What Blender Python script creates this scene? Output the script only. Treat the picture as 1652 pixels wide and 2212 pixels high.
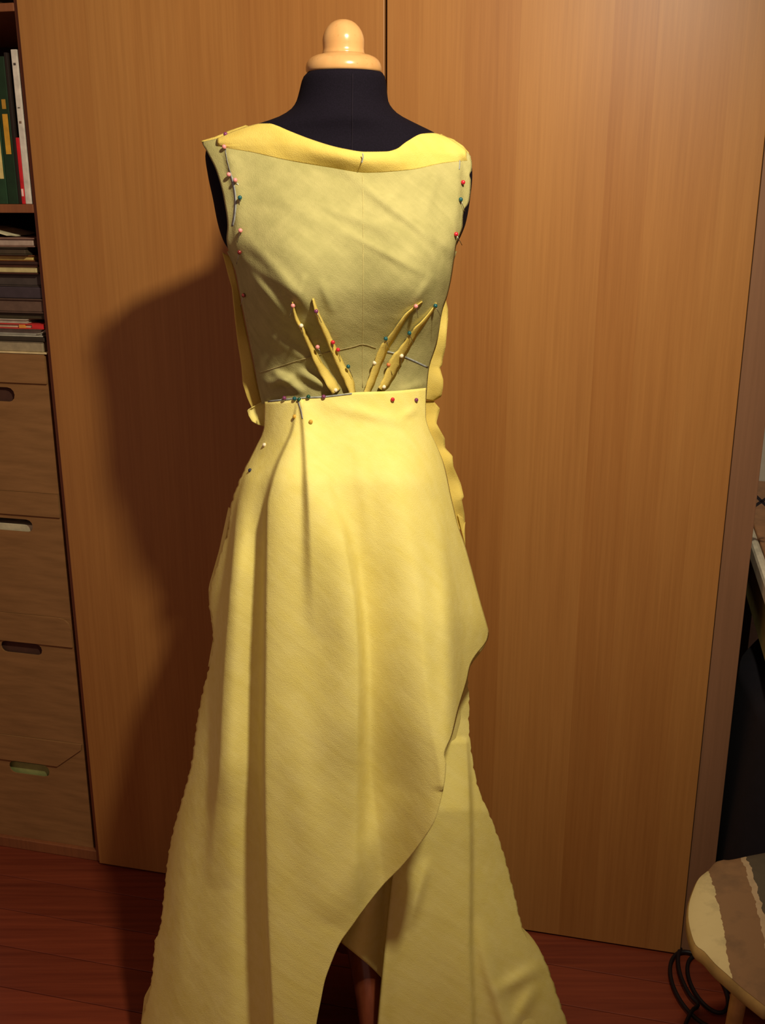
import bpy, bmesh, math, random
import numpy as np
from mathutils import Vector, Matrix
random.seed(7); rng = np.random.default_rng(7)
for o in list(bpy.data.objects): bpy.data.objects.remove(o)
SC = bpy.context.scene; COL = SC.collection

# ------------------------------------------------------------------ camera
F = 2200.0; PITCH = math.radians(17.2); H = 1.33
cam = bpy.data.cameras.new('camera'); cam_o = bpy.data.objects.new('camera', cam); COL.objects.link(cam_o)
cam_o.location = (0, 0, H); cam_o.rotation_euler = (math.pi/2 - PITCH, 0, 0)
cam.sensor_fit = 'VERTICAL'; cam.sensor_height = 24.0; cam.lens = 24.0 * F / 2212.0
cam.clip_start = 0.02
SC.camera = cam_o
# ------------------------------------------------------------------ light
w = bpy.data.worlds.new('world'); SC.world = w; w.use_nodes = True
w.node_tree.nodes['Background'].inputs[0].default_value = (1.0, 0.59, 0.47, 1)
w.node_tree.nodes['Background'].inputs[1].default_value = 0.235
LAMP = Vector((0.255, 0.58, 1.89)); AIM = Vector((-0.145, 1.28, 1.30))
ld = bpy.data.lights.new('shaded_lamp', 'SPOT'); lo = bpy.data.objects.new('shaded_lamp', ld); COL.objects.link(lo)
lo.location = LAMP; lo.rotation_euler = (AIM - LAMP).to_track_quat('-Z', 'Y').to_euler()
ld.energy = 71; ld.color = (1.0, 0.88, 0.66); ld.shadow_soft_size = 0.035
ld.spot_size = math.radians(112); ld.spot_blend = 0.85
SC.view_settings.view_transform = 'Standard'; SC.view_settings.look = 'None'
SC.view_settings.gamma = 1.0; SC.view_settings.use_curve_mapping = False
SC.view_settings.exposure = 0.0

# ------------------------------------------------------------------ geometry helpers
CP, SP = math.cos(PITCH), math.sin(PITCH)
def P(u, v, y):                       # point of the photograph's ray (u, v) at world depth y
    u = np.asarray(u, float); v = np.asarray(v, float)
    xr = (u - 826)/F; yu = (1106 - v)/F
    dy = CP + yu*SP; dz = -SP + yu*CP
    t = y/dy
    return np.stack([xr*t, y + 0*t, H + dz*t], -1)
def floorpt(u, v, z=0.0):
    xr = (u - 826)/F; yu = (1106 - v)/F
    dy = CP + yu*SP; dz = -SP + yu*CP
    t = (z - H)/dz
    return Vector((xr*t, dy*t, z))
A = Vector((-0.5895, 1.8103, 0)); YAW = math.radians(-13.23)
T = Vector((math.cos(YAW), math.sin(YAW), 0)); N = Vector((-math.sin(YAW), math.cos(YAW), 0))
def W(s, off, z): return A + T*s + N*off + Vector((0, 0, z))     # furniture frame: along the fronts, into them, up
def wpx(u, v, off=0.0):               # pixel -> (s, z) on a plane parallel to the wardrobe front
    xr = (u - 826)/F; yu = (1106 - v)/F
    r = Vector((xr, CP + yu*SP, -SP + yu*CP)); C = Vector((0, 0, H))
    p = C + r*(((A + N*off - C).dot(N))/r.dot(N))
    return (p - A).dot(T), p.z
def curve(pts):                       # monotone cubic through (x, y) points
    pts = sorted(pts); x = np.array([p[0] for p in pts], float); y = np.array([p[1] for p in pts], float)
    h = np.diff(x); d = np.diff(y)/h; m = np.zeros_like(y)
    m[0], m[-1] = d[0], d[-1]
    for i in range(1, len(x)-1):
        if d[i-1]*d[i] > 0:
            a, b = 2*h[i]+h[i-1], h[i]+2*h[i-1]; m[i] = (a+b)/(a/d[i-1]+b/d[i])
    def f(q):
        q = np.clip(np.asarray(q, float), x[0], x[-1]); i = np.clip(np.searchsorted(x, q)-1, 0, len(x)-2)
        t = (q-x[i])/h[i]
        return (y[i]*(1+2*t)*(1-t)**2 + h[i]*m[i]*t*(1-t)**2 + y[i+1]*t*t*(3-2*t) + h[i]*m[i+1]*t*t*(t-1))
    return f

BASE = {}
def link(o, parent):
    COL.objects.link(o)
    if parent is not None: o.parent = parent
def abs_base(parent):
    b = Vector((0, 0, 0))
    while parent is not None: b += Vector(parent.location); parent = parent.parent
    return b
def mesh(name, verts, faces, mat, parent=None, smooth=True, origin=None):
    """one mesh object from world-space verts; a top-level one gets its origin at its base"""
    V = [Vector(v) for v in verts]
    if parent is None:
        if origin is None:
            mn = [min(v[i] for v in V) for i in range(3)]; mx = [max(v[i] for v in V) for i in range(3)]
            origin = Vector(((mn[0]+mx[0])/2, (mn[1]+mx[1])/2, mn[2]))
        b = Vector(origin)
    else: b = abs_base(parent)
    me = bpy.data.meshes.new(name); me.from_pydata([v - b for v in V], [], faces); me.update()
    bm = bmesh.new(); bm.from_mesh(me); bmesh.ops.recalc_face_normals(bm, faces=bm.faces); bm.to_mesh(me); bm.free()
    for p in me.polygons: p.use_smooth = smooth
    o = bpy.data.objects.new(name, me)
    if parent is None: o.location = b
    if isinstance(mat, (list, tuple)):
        for m in mat: me.materials.append(m)
    else: me.materials.append(mat)
    link(o, parent); return o
def tag(o, label=None, cat=None, group=None, kind=None):
    for k, v in (('label', label), ('category', cat), ('group', group), ('kind', kind)):
        if v: o[k] = v
    return o
def thing(name, label, cat, loc, group=None):
    o = bpy.data.objects.new(name, None); o.empty_display_size = 0.05; COL.objects.link(o); o.location = loc
    return tag(o, label, cat, group)
def bevel(o, wd, seg=2):
    m = o.modifiers.new('bevel', 'BEVEL'); m.width = wd; m.segments = seg; m.limit_method = 'ANGLE'; m.harden_normals = False
    return o
def solid(o, th, offset=0.0):
    m = o.modifiers.new('thickness', 'SOLIDIFY'); m.thickness = th; m.offset = offset; return o
BOXF = [(0,1,2,3),(7,6,5,4),(0,4,5,1),(1,5,6,2),(2,6,7,3),(3,7,4,0)]
def wbox(name, s0, s1, o0, o1, z0, z1, mat, parent=None, bev=0.0015):
    v = [W(s0,o0,z0), W(s1,o0,z0), W(s1,o1,z0), W(s0,o1,z0), W(s0,o0,z1), W(s1,o0,z1), W(s1,o1,z1), W(s0,o1,z1)]
    o = mesh(name, v, BOXF, mat, parent, smooth=False)
    return bevel(o, bev) if bev else o
def gridfaces(n, m, closed=False):
    f = []
    for i in range(n-1):
        for j in range(m - (0 if closed else 1)):
            k = (j+1) % m
            f.append((i*m+j, i*m+k, (i+1)*m+k, (i+1)*m+j))
    return f
def grid(name, pts, mat, parent, thick=0.0012, closed=False):
    n, m, _ = pts.shape
    o = mesh(name, pts.reshape(-1, 3), gridfaces(n, m, closed), mat, parent)
    return solid(o, thick) if thick else o
def tube(path, rad, seg=8, cap=True):
    """swept tube: returns verts, faces"""
    path = [Vector(p) for p in path]; n = len(path)
    rad = rad if hasattr(rad, '__len__') else [rad]*n
    V = []; up = Vector((0.03, 0.02, 1))
    for i, p in enumerate(path):
        t = (path[min(i+1, n-1)] - path[max(i-1, 0)]).normalized()
        a = t.cross(up)
        if a.length < 0.1: a = t.cross(Vector((1, 0.1, 0)))
        a.normalize(); b = t.cross(a)
        for k in range(seg):
            q = 2*math.pi*k/seg; V.append(p + (a*math.cos(q) + b*math.sin(q))*rad[i])
    Fc = gridfaces(n, seg, True)
    if cap: Fc += [tuple(range(seg))[::-1], tuple((n-1)*seg + k for k in range(seg))]
    return V, Fc
def spline(pts, n):
    pts = [Vector(p) for p in pts]; out = []
    q = [pts[0]*2 - pts[1]] + pts + [pts[-1]*2 - pts[-2]]
    for i in range(len(pts)-1):
        p0, p1, p2, p3 = q[i:i+4]
        for k in range(n):
            t = k/n
            out.append(0.5*((2*p1) + (p2-p0)*t + (2*p0-5*p1+4*p2-p3)*t*t + (3*p1-p0-3*p2+p3)*t**3))
    return out + [pts[-1]]
def lathe(name, c, prof, mat, parent=None, seg=40):
    V = []; n = len(prof)
    for r, z in prof:
        for k in range(seg):
            a = 2*math.pi*k/seg; V.append(Vector((c[0] + r*math.cos(a), c[1] + r*math.sin(a), z)))
    Fc = gridfaces(n, seg, True) + [tuple(range(seg)), tuple((n-1)*seg + k for k in range(seg))]
    return mesh(name, V, Fc, mat, parent)

# ------------------------------------------------------------------ materials
def lin(c): return tuple(((x/255)/12.92 if x/255 <= 0.04045 else ((x/255+0.055)/1.055)**2.4) for x in c) + (1,)
class NT:
    def __init__(s, name, rough=0.6, spec=0.3):
        s.m = bpy.data.materials.new(name); s.m.use_nodes = True; s.t = s.m.node_tree; s.n = s.t.nodes
        s.b = s.n['Principled BSDF']; s.b.inputs['Roughness'].default_value = rough
        s.b.inputs['Specular IOR Level'].default_value = spec
        s.tc = s.n.new('ShaderNodeTexCoord')
    def l(s, a, b): s.t.links.new(a, b)
    def map(s, scale=(1,1,1), rot=(0,0,0)):
        mp = s.n.new('ShaderNodeMapping'); mp.inputs['Scale'].default_value = scale; mp.inputs['Rotation'].default_value = rot
        s.l(s.tc.outputs['Object'], mp.inputs[0]); return mp.outputs[0]
    def streak(s, deg, k):             # turned about the view's depth axis first, then stretched along the turned x
        a = s.map((1, 1, 1), (0, math.radians(deg), 0)); mp = s.n.new('ShaderNodeMapping'); mp.inputs['Scale'].default_value = (k, 1, 1)
        s.l(a, mp.inputs[0]); return mp.outputs[0]
    def noise(s, vec, scale, detail=4, rough=0.55, dist=0.0):
        n = s.n.new('ShaderNodeTexNoise'); n.inputs['Scale'].default_value = scale; n.inputs['Detail'].default_value = detail
        n.inputs['Roughness'].default_value = rough; n.inputs['Distortion'].default_value = dist
        s.l(vec, n.inputs['Vector']); return n.outputs[0]
    def ramp(s, fac, stops):
        r = s.n.new('ShaderNodeValToRGB'); e = r.color_ramp.elements
        e[0].position, e[0].color = stops[0][0], lin(stops[0][1]); e[1].position, e[1].color = stops[-1][0], lin(stops[-1][1])
        for p, c in stops[1:-1]: k = e.new(p); k.color = lin(c)
        s.l(fac, r.inputs[0]); return r.outputs[0]
    def mix(s, a, b, fac, mode='MIX'):
        m = s.n.new('ShaderNodeMix'); m.data_type = 'RGBA'; m.blend_type = mode
        for sock, x in ((m.inputs['Factor'], fac), (m.inputs['A'], a), (m.inputs['B'], b)):
            if hasattr(x, 'default_value'): s.l(x, sock)
            else: sock.default_value = x if not isinstance(x, tuple) or len(x) == 4 else lin(x)
        return m.outputs['Result']
    def bump(s, h, strength, dist=0.001):
        b = s.n.new('ShaderNodeBump'); b.inputs['Strength'].default_value = strength; b.inputs['Distance'].default_value = dist
        s.l(h, b.inputs['Height']); s.l(b.outputs[0], s.b.inputs['Normal']); return b
    def col(s, c): s.l(c, s.b.inputs['Base Color']); return s
def plain(name, c, rough=0.6, spec=0.3, var=0.10, scale=40, bumpk=0.0, metal=0.0):
    k = NT(name, rough, spec); v = k.map()
    lo_, hi_ = tuple(x*(1-var) for x in c), tuple(min(255, x*(1+var)) for x in c)
    f = k.noise(v, scale, 5); k.col(k.ramp(f, [(0.3, lo_), (0.7, hi_)]))
    k.b.inputs['Metallic'].default_value = metal
    if bumpk: k.bump(f, bumpk)
    return k.m
def veneer(name, dark, mid, light, rough=0.42, band=15.0):
    k = NT(name, rough, 0.35); rot = (0, 0, -YAW)
    grain = k.noise(k.map((1, 1, 0.02), rot), 170, 5, 0.65)
    soft = k.noise(k.map((1, 1, 0.10), rot), 9, 4, 0.6, 0.3)
    mp = k.map((band, 0.0, 0.0), rot)
    vo = k.n.new('ShaderNodeTexVoronoi'); vo.voronoi_dimensions = '1D'; vo.inputs['Scale'].default_value = 1.0
    sx = k.n.new('ShaderNodeSeparateXYZ'); k.l(mp, sx.inputs[0]); k.l(sx.outputs[0], vo.inputs['W'])
    sep = k.n.new('ShaderNodeSeparateColor'); k.l(vo.outputs['Color'], sep.inputs[0])
    c1 = k.ramp(soft, [(0.25, dark), (0.5, mid), (0.75, light)])
    c2 = k.mix(c1, k.ramp(sep.outputs[0], [(0.0, dark), (1.0, light)]), 0.42)
    c3 = k.mix(c2, k.ramp(grain, [(0.3, tuple(x*0.80 for x in mid)), (0.7, light)]), 0.30)
    k.col(c3); k.bump(grain, 0.05, 0.0006); return k.m
def cloth(name, lo_, hi_, transl=0.2, sheer=0.0):
    k = NT(name, 0.85, 0.12)
    f1 = k.noise(k.map((1, 1, 1)), 9, 4, 0.6)
    f2 = k.mix(k.noise(k.streak(-42, 0.10), 75, 4, 0.6), k.noise(k.streak(48, 0.14), 60, 4, 0.6), 0.4)
    c = k.mix(k.ramp(f1, [(0.3, lo_), (0.7, hi_)]), k.ramp(f2, [(0.36, lo_), (0.64, hi_)]), 0.55); k.col(c)
    weave = k.noise(k.map((1, 1, 1), (0, math.radians(45), 0)), 900, 2)
    f3 = k.noise(k.streak(-38, 0.22), 30, 3, 0.5)
    mx = k.mix(weave, f3, 0.75); k.bump(mx, 0.45, 0.005)
    tr = k.n.new('ShaderNodeBsdfTranslucent'); k.l(c, tr.inputs[0])
    ms = k.n.new('ShaderNodeMixShader'); ms.inputs[0].default_value = transl
    out = k.n['Material Output']; k.l(k.b.outputs[0], ms.inputs[1]); k.l(tr.outputs[0], ms.inputs[2])
    k.l(ms.outputs[0], out.inputs[0])
    return k.m

M = {}
M['door'] = veneer('beech_laminate', (142, 88, 40), (159, 106, 51), (174, 124, 66))
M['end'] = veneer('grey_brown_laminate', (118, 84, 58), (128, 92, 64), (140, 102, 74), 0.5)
M['shelf'] = veneer('bookcase_laminate', (112, 66, 40), (130, 78, 46), (150, 92, 52), 0.5)
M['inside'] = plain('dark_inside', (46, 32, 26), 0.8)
M['yellow'] = cloth('yellow_muslin', (240, 224, 122), (250, 237, 150), 0.14)
M['gold'] = cloth('yellow_muslin_folded', (226, 200, 96), (236, 214, 118), 0.2)
M['olive'] = cloth('yellow_muslin_over_navy', (150, 145, 92), (182, 174, 116), 0.0)
M['navy'] = plain('navy_jersey', (19, 15, 24), 0.9, 0.08, 0.15, 600, 0.2)
M['seam'] = plain('navy_seam', (28, 23, 31), 0.9, 0.1)
k = NT('pale_lacquered_wood', 0.22, 0.5)
k.col(k.mix(k.ramp(k.noise(k.map((1, 1, 0.25)), 60, 4), [(0.3, (182, 132, 78)), (0.7, (198, 152, 98))]), k.ramp(k.noise(k.map((1, 1, 1)), 190, 2), [(0.62, (224, 178, 116)), (0.75, (186, 136, 78))]), 0.3))
M['cap'] = k.m
k = NT('mahogany', 0.25, 0.5); k.col(k.ramp(k.noise(k.map((1, 1, 0.2)), 50, 4), [(0.3, (104, 50, 30)), (0.7, (136, 72, 46))])); M['mahogany'] = k.m
M['chalk'] = plain('blue_grey_chalk', (150, 154, 150), 0.9, 0.1, 0.15, 200)
M['pencil'] = plain('grey_pencil', (166, 154, 104), 0.9, 0.1, 0.1, 200)
M['faint'] = plain('faint_pencil', (184, 172, 112), 0.9, 0.1, 0.1, 200)
k = NT('cardboard', 0.8, 0.15); k.col(k.ramp(k.noise(k.map((0.15, 0.15, 1)), 90, 4), [(0.3, (128, 92, 54)), (0.7, (146, 106, 64))])); M['card'] = k.m
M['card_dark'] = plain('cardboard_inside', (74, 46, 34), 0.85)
M['paper'] = plain('paper', (196, 186, 150), 0.8)
M['green_paper'] = plain('green_paper', (150, 156, 92), 0.8)
k = NT('red_floor_board', 0.34, 0.4)
oi = k.n.new('ShaderNodeObjectInfo')
g = k.noise(k.map((0.35, 9, 9), (0, 0, -YAW)), 9, 5, 0.6)
k.col(k.mix(k.ramp(g, [(0.3, (90, 35, 22)), (0.7, (130, 60, 36))]), k.ramp(oi.outputs['Random'], [(0, (96, 40, 24)), (1, (136, 62, 38))]), 0.35)); k.bump(g, 0.04); M['plank'] = k.m
M['gap'] = plain('floor_gap', (38, 18, 12), 0.8)
M['wall'] = plain('white_wall_paint', (214, 206, 190), 0.9, 0.1, 0.03, 60)
def flat(name, c, rough=0.6): return plain(name, c, rough)

# ------------------------------------------------------------------ the room
def struct(o): return tag(o, kind='structure')
fl = bpy.data.objects.new('floor', None); COL.objects.link(fl); fl.location = W(0.4, -0.3, 0); struct(fl)
wbox('subfloor', -0.9, 2.3, -2.0, 0.66, -0.06, -0.014, M['gap'], fl, 0)
PLW = 0.092
for r in range(29):
    o0 = 0.66 - (r+1)*PLW; s = -0.9 - ((r*0.47) % 1.1)
    while s < 2.3:
        a, b = max(s, -0.9), min(s+1.1, 2.3)
        if b - a > 0.02: wbox('plank', a+0.0006, b-0.0006, o0+0.0006, o0+PLW-0.0006, -0.014, -0.0002*random.random(), M['plank'], fl, 0.001)
        s += 1.1
struct(wbox('wall_back', -0.9, 2.3, 0.66, 0.72, 0, 2.55, M['wall'], None, 0))
struct(wbox('wall_right', 2.3, 2.36, -2.0, 0.72, 0, 2.55, M['wall'], None, 0))

# ------------------------------------------------------------------ wardrobe
wd = thing('wardrobe', 'tall beech-coloured wardrobe with two plain doors behind the dress form', 'wardrobe', W(0.6, 0.3, 0))
wbox('door', 0.0, 0.6085, 0.0, 0.02, 0.004, 2.36, M['door'], wd, 0.001)
wbox('door', 0.6125, 1.165, 0.0, 0.02, 0.004, 2.36, M['door'], wd, 0.001)
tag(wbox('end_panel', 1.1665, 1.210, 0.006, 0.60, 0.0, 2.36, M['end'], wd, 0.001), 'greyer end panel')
wbox('side_panel', 0.0, 0.018, 0.022, 0.60, 0.0, 2.36, M['shelf'], wd, 0.001)
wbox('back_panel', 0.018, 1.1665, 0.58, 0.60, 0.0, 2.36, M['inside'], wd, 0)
wbox('middle_panel', 0.600, 0.621, 0.0225, 0.58, 0.02, 2.34, M['inside'], wd, 0)
wbox('top_panel', 0.018, 1.1665, 0.022, 0.58, 2.34, 2.36, M['shelf'], wd, 0)
wbox('bottom_panel', 0.018, 1.1665, 0.022, 0.58, 0.0, 0.02, M['shelf'], wd, 0)

# ------------------------------------------------------------------ bookcase
BF = 0.010
bc = thing('bookcase', 'narrow open bookcase with brown edges left of the wardrobe', 'bookcase', W(-0.16, 0.2, 0))
zs1 = [wpx(30, y, BF)[1] for y in (460, 441)]; zs0 = [wpx(12, y, BF)[1] for y in (25, 6)]
BW = -0.335
wbox('side_panel', -0.0115, -0.001, BF, 0.40, 0.0, 2.36, M['shelf'], bc)
wbox('side_panel', BW, BW+0.0165, BF, 0.40, 0.0, 2.36, M['shelf'], bc)
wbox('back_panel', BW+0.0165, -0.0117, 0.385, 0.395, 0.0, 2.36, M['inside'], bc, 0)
zb = wpx(100, 1843, BF+0.02)[1]
wbox('bottom_board', BW+0.0165, -0.0117, BF, 0.385, 0.0, 0.024, M['shelf'], bc)
wbox('shelf', BW+0.0165, -0.0117, BF, 0.385, zs1[0], zs1[1], M['shelf'], bc)
wbox('shelf', BW+0.0165, -0.0117, BF, 0.385, zs0[0], zs0[1], M['shelf'], bc)
wbox('shelf', BW+0.0165, -0.0117, BF, 0.385, 2.0, 2.018, M['shelf'], bc)

# storage boxes: a stack of four on the bottom board
def fill_plate(name, outer, holes, off, th, mat, parent):
    """upright plate in the furniture frame with real holes, outlines given as (s, z)"""
    bm = bmesh.new(); ed = []
    for loop in [outer] + holes:
        vs = [bm.verts.new(W(s, off, z)) for s, z in loop]
        ed += [bm.edges.new((vs[i], vs[(i+1) % len(vs)])) for i in range(len(vs))]
    bmesh.ops.triangle_fill(bm, use_beauty=True, use_dissolve=False, edges=ed)
    r = bmesh.ops.extrude_face_region(bm, geom=bm.faces[:])
    for v in r['geom']:
        if isinstance(v, bmesh.types.BMVert): v.co += N*th
    bm.verts.index_update()
    V = [v.co.copy() for v in bm.verts]; Fc = [tuple(v.index for v in f.verts) for f in bm.faces]; bm.free()
    return mesh(name, V, Fc, mat, parent, smooth=False)
def slot(s, z, hw, hh, n=6):
    pts = []
    for cx, a0 in ((s+hw-hh, -90), (s-hw+hh, 90)):
        for i in range(n+1):
            a = math.radians(a0 + 180*i/n); pts.append((cx + hh*math.cos(a), z + hh*math.sin(a)))
    return pts
OB = 0.019
def vz(v, u=60): return wpx(u, v, OB)[1]
ztop = [0.024]
boxes = [  # top v, bottom v, flap bottom v, hole (u0,u1,v0,v1), flap shape, contents, label
    (1592, 1840, 1645, (20, 106, 1648, 1674), 'chamfer', 'green_paper', 'cardboard box lowest in the bookcase stack, slant-cornered flap and pale green contents'),
    (1327, 1589, 1387, (2, 90, 1388, 1412), 'round', None, 'cardboard box second from the bottom of the bookcase stack, flap with rounded corner'),
    (1063, 1324, 1112, (-40, 70, 1119, 1146), 'square', 'paper', 'cardboard box third from the bottom of the bookcase stack, white paper in its hand hole'),
    (764, 1060, 827, (-70, 31, 835, 866), 'square', None, 'cardboard box topmost of the bookcase stack, under the flat books'),
]
zprev = 0.0242
for tv, bv, fv, hole, shape, cont, lab in boxes:
    z0, z1 = zprev, vz(tv) - 0.0004; zprev = z1 + 0.0006
    bx = thing('storage_box', lab, 'storage box', W(-0.16, 0.2, z0), 'cardboard storage boxes in the bookcase')
    s1 = -0.0225; s0 = -0.30; d0, d1 = OB, 0.36; th = 0.003
    uc, vc = (hole[0]+hole[1])/2, (hole[2]+hole[3])/2
    hs, hz = wpx(uc, vc, OB); hw = abs(wpx(hole[1], vc, OB)[0]-wpx(hole[0], vc, OB)[0])/2; hh = abs(wpx(uc, hole[3], OB)[1]-wpx(uc, hole[2], OB)[1])/2
    hs = max(hs, s0+hw+0.02)
    fill_plate('front_panel', [(s0, z0), (s1, z0), (s1, z1-0.003), (s0, z1-0.003)], [slot(hs, hz, hw, hh)], d0, th, M['card'], bx)
    wbox('side_panel', s0, s0+th, d0+th, d1, z0, z1-0.003, M['card'], bx, 0)
    wbox('side_panel', s1-th, s1, d0+th, d1, z0, z1-0.003, M['card'], bx, 0)
    wbox('back_panel', s0+th, s1-th, d1-th, d1, z0, z1-0.003, M['card_dark'], bx, 0)
    wbox('bottom_panel', s0+th, s1-th, d0+th, d1-th, z0, z0+th, M['card_dark'], bx, 0)
    wbox('lid', s0, s1, d0, d1, z1-0.003, z1, M['card'], bx, 0.0008)
    zf = vz(fv)
    if shape == 'chamfer': out = [(s0+0.062, zf), (s1-0.062, zf), (s1-0.004, z1-0.012), (s1-0.002, z1), (s0+0.002, z1), (s0+0.004, z1-0.012)]
    elif shape == 'round': out = [(s0, zf), (s1, zf), (s1, z1-0.022), (s1-0.004, z1-0.010), (s1-0.012, z1-0.003), (s1-0.024, z1), (s0+0.024, z1), (s0+0.012, z1-0.003), (s0+0.004, z1-0.010), (s0, z1-0.022)]
    else: out = [(s0, zf), (s1, zf), (s1, z1), (s0, z1)]
    fill_plate('flap', out, [], d0-0.0040, 0.0036, M['card'], bx)
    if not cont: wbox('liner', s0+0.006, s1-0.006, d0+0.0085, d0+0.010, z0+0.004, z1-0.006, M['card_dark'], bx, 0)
    if cont:
        wbox('papers', s0+0.012, s1-0.012, d0+0.012, d0+0.24, z0+0.004, hz + (hh*0.35 if cont == 'green_paper' else -hh*0.2), M[cont], bx, 0.001)

# flat books piled on the top box
vb = [764, 738, 728, 710, 699, 690, 676, 645, 620, 592, 573, 565, 552, 534, 514]
stack = [  # right edge u, cover colour, pages colour or None, label
    (98, (120, 108, 86), (150, 136, 106), 'beige shallow box at the foot of the flat pile'),
    (96, (52, 44, 32), None, 'thin dark brown book just above the beige box'),
    (91, (170, 164, 146), (150, 146, 132), 'pale grey magazine with curled corner low in the pile'),
    (93, (196, 50, 44), (190, 172, 140), 'magazine with a red end to its spine'),
    (58, (188, 172, 150), (186, 176, 158), 'short white magazine lying on the red-ended one'),
    (97, (60, 52, 34), None, 'thin olive book above the white magazines'),
    (95, (86, 66, 54), (96, 74, 60), 'thick brown-grey book in the middle of the pile'),
    (93, (62, 52, 56), None, 'dark purple-grey book in the middle of the pile'),
    (91, (64, 54, 48), (70, 60, 54), 'thick charcoal book below the cream pages'),
    (80, (70, 36, 24), (190, 174, 120), 'book with thick cream pages and dark red covers'),
    (84, (56, 34, 26), None, 'very thin dark brown book between two cream ones'),
    (72, (120, 70, 36), (188, 164, 92), 'book with yellowish pages and brown cover'),
    (56, (60, 50, 36), (72, 60, 44), 'dark olive-grey book near the top of the pile'),
    (73, (132, 100, 84), (168, 146, 130), 'pinkish grey book lying on top of the pile'),
]
ccache = {}
def cmat(c, nm='cover'):
    if c not in ccache: ccache[c] = plain(nm, c, 0.55, 0.3, 0.08, 70)
    return ccache[c]
zprev += 0.0003
for i, (ur, cc, pc, lab) in enumerate(stack):
    z0 = zprev; z1 = vz(vb[i+1], 50); zprev = z1 + 0.0003
    off = 0.014 + 0.004*((i*37) % 3)
    s1 = wpx(ur, (vb[i]+vb[i+1])/2, off)[0]; s0 = -0.295 + 0.01*((i*29) % 4); d1 = off + 0.26 - 0.02*(i % 3)
    bk = thing('box_file' if i == 0 else 'flat_book', lab, 'book' if i else 'box', W((s0+s1)/2, 0.15, z0), 'books lying flat on the storage boxes')
    h = z1 - z0; c = 0.0014 if h < 0.012 else 0.0022
    cm = cmat(cc)
    if i == 0:
        wbox('body', s0, s1-0.008, off+0.004, d1, z0+0.003, z1-0.001, cmat(pc, 'card_grey'), bk)
        tag(wbox('base_rim', s0, s1+0.0005, off, d1+0.004, z0, z0+0.003, cmat((206, 186, 136), 'cream_rim'), bk, 0.0006), 'cream rim')
        wbox('lid', s0, s1-0.007, off+0.003, d1+0.001, z1-0.001, z1, cm, bk, 0)
    elif pc is None:
        wbox('cover', s0, s1, off, d1, z0, z1, cm, bk, 0.0018)
        wbox('pages', s0+0.003, s1+0.0005, off+0.01, d1-0.002, z0+c, z1-c, cmat((150, 134, 100), 'pages'), bk, 0)
    else:
        wbox('cover', s0, s1, off, d1, z0, z0+c, cm, bk, 0.0005)
        wbox('cover', s0, s1, off, d1, z1-c, z1, cm, bk, 0.0005)
        wbox('pages', s0+0.004, s1-0.004, off+0.004, d1-0.004, z0+c, z1-c, cmat(pc, 'pages'), bk, 0.0012)
        if i == 3:
            tag(wbox('red_end', s1-0.022, s1, off-0.0004, off+0.004, z0+c, z1-c, cmat((196, 44, 44)), bk, 0.0004), 'red spine end')
            tag(wbox('orange_patch', s1-0.048, s1-0.036, off-0.0004, off+0.004, z0+c, z1-c, cmat((206, 140, 60)), bk, 0.0004), 'orange patch')
        if i == 2:
            pts = []
            for q in range(9):
                a = q/8; pts.append([W(s1-0.012+0.018*a, off+0.001+d*0.10, z0+h*0.55+0.008*a*a-0.003) for d in (0, 1)])
            grid('curled_corner', np.array([[list(x) for x in r] for r in pts]), cmat((176, 170, 150)), bk, 0.0012)
# crumpled white paper on the pile
def crumple():
    V, n, m = [], 9, 8
    c = W(-0.195, 0.085, zprev + 0.0005)
    pts = np.zeros((n, m, 3))
    for i in range(n):
        for j in range(m):
            a, b = i/(n-1), j/(m-1)
            p = c + T*((a-0.5)*0.22) + N*((b-0.5)*0.10) + Vector((0, 0, 0.022*math.sin(math.pi*min(1, a*1.0))*(0.5+0.5*math.sin(9*a+4*b)**2) + 0.004*random.random()))
            pts[i, j] = p
    return pts
pp = mesh('crumpled_paper', crumple().reshape(-1, 3), gridfaces(9, 8), M['paper'], None)
solid(pp, 0.0008, 1.0); tag(pp, 'crumpled white paper on top of the flat books', 'paper')

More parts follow.
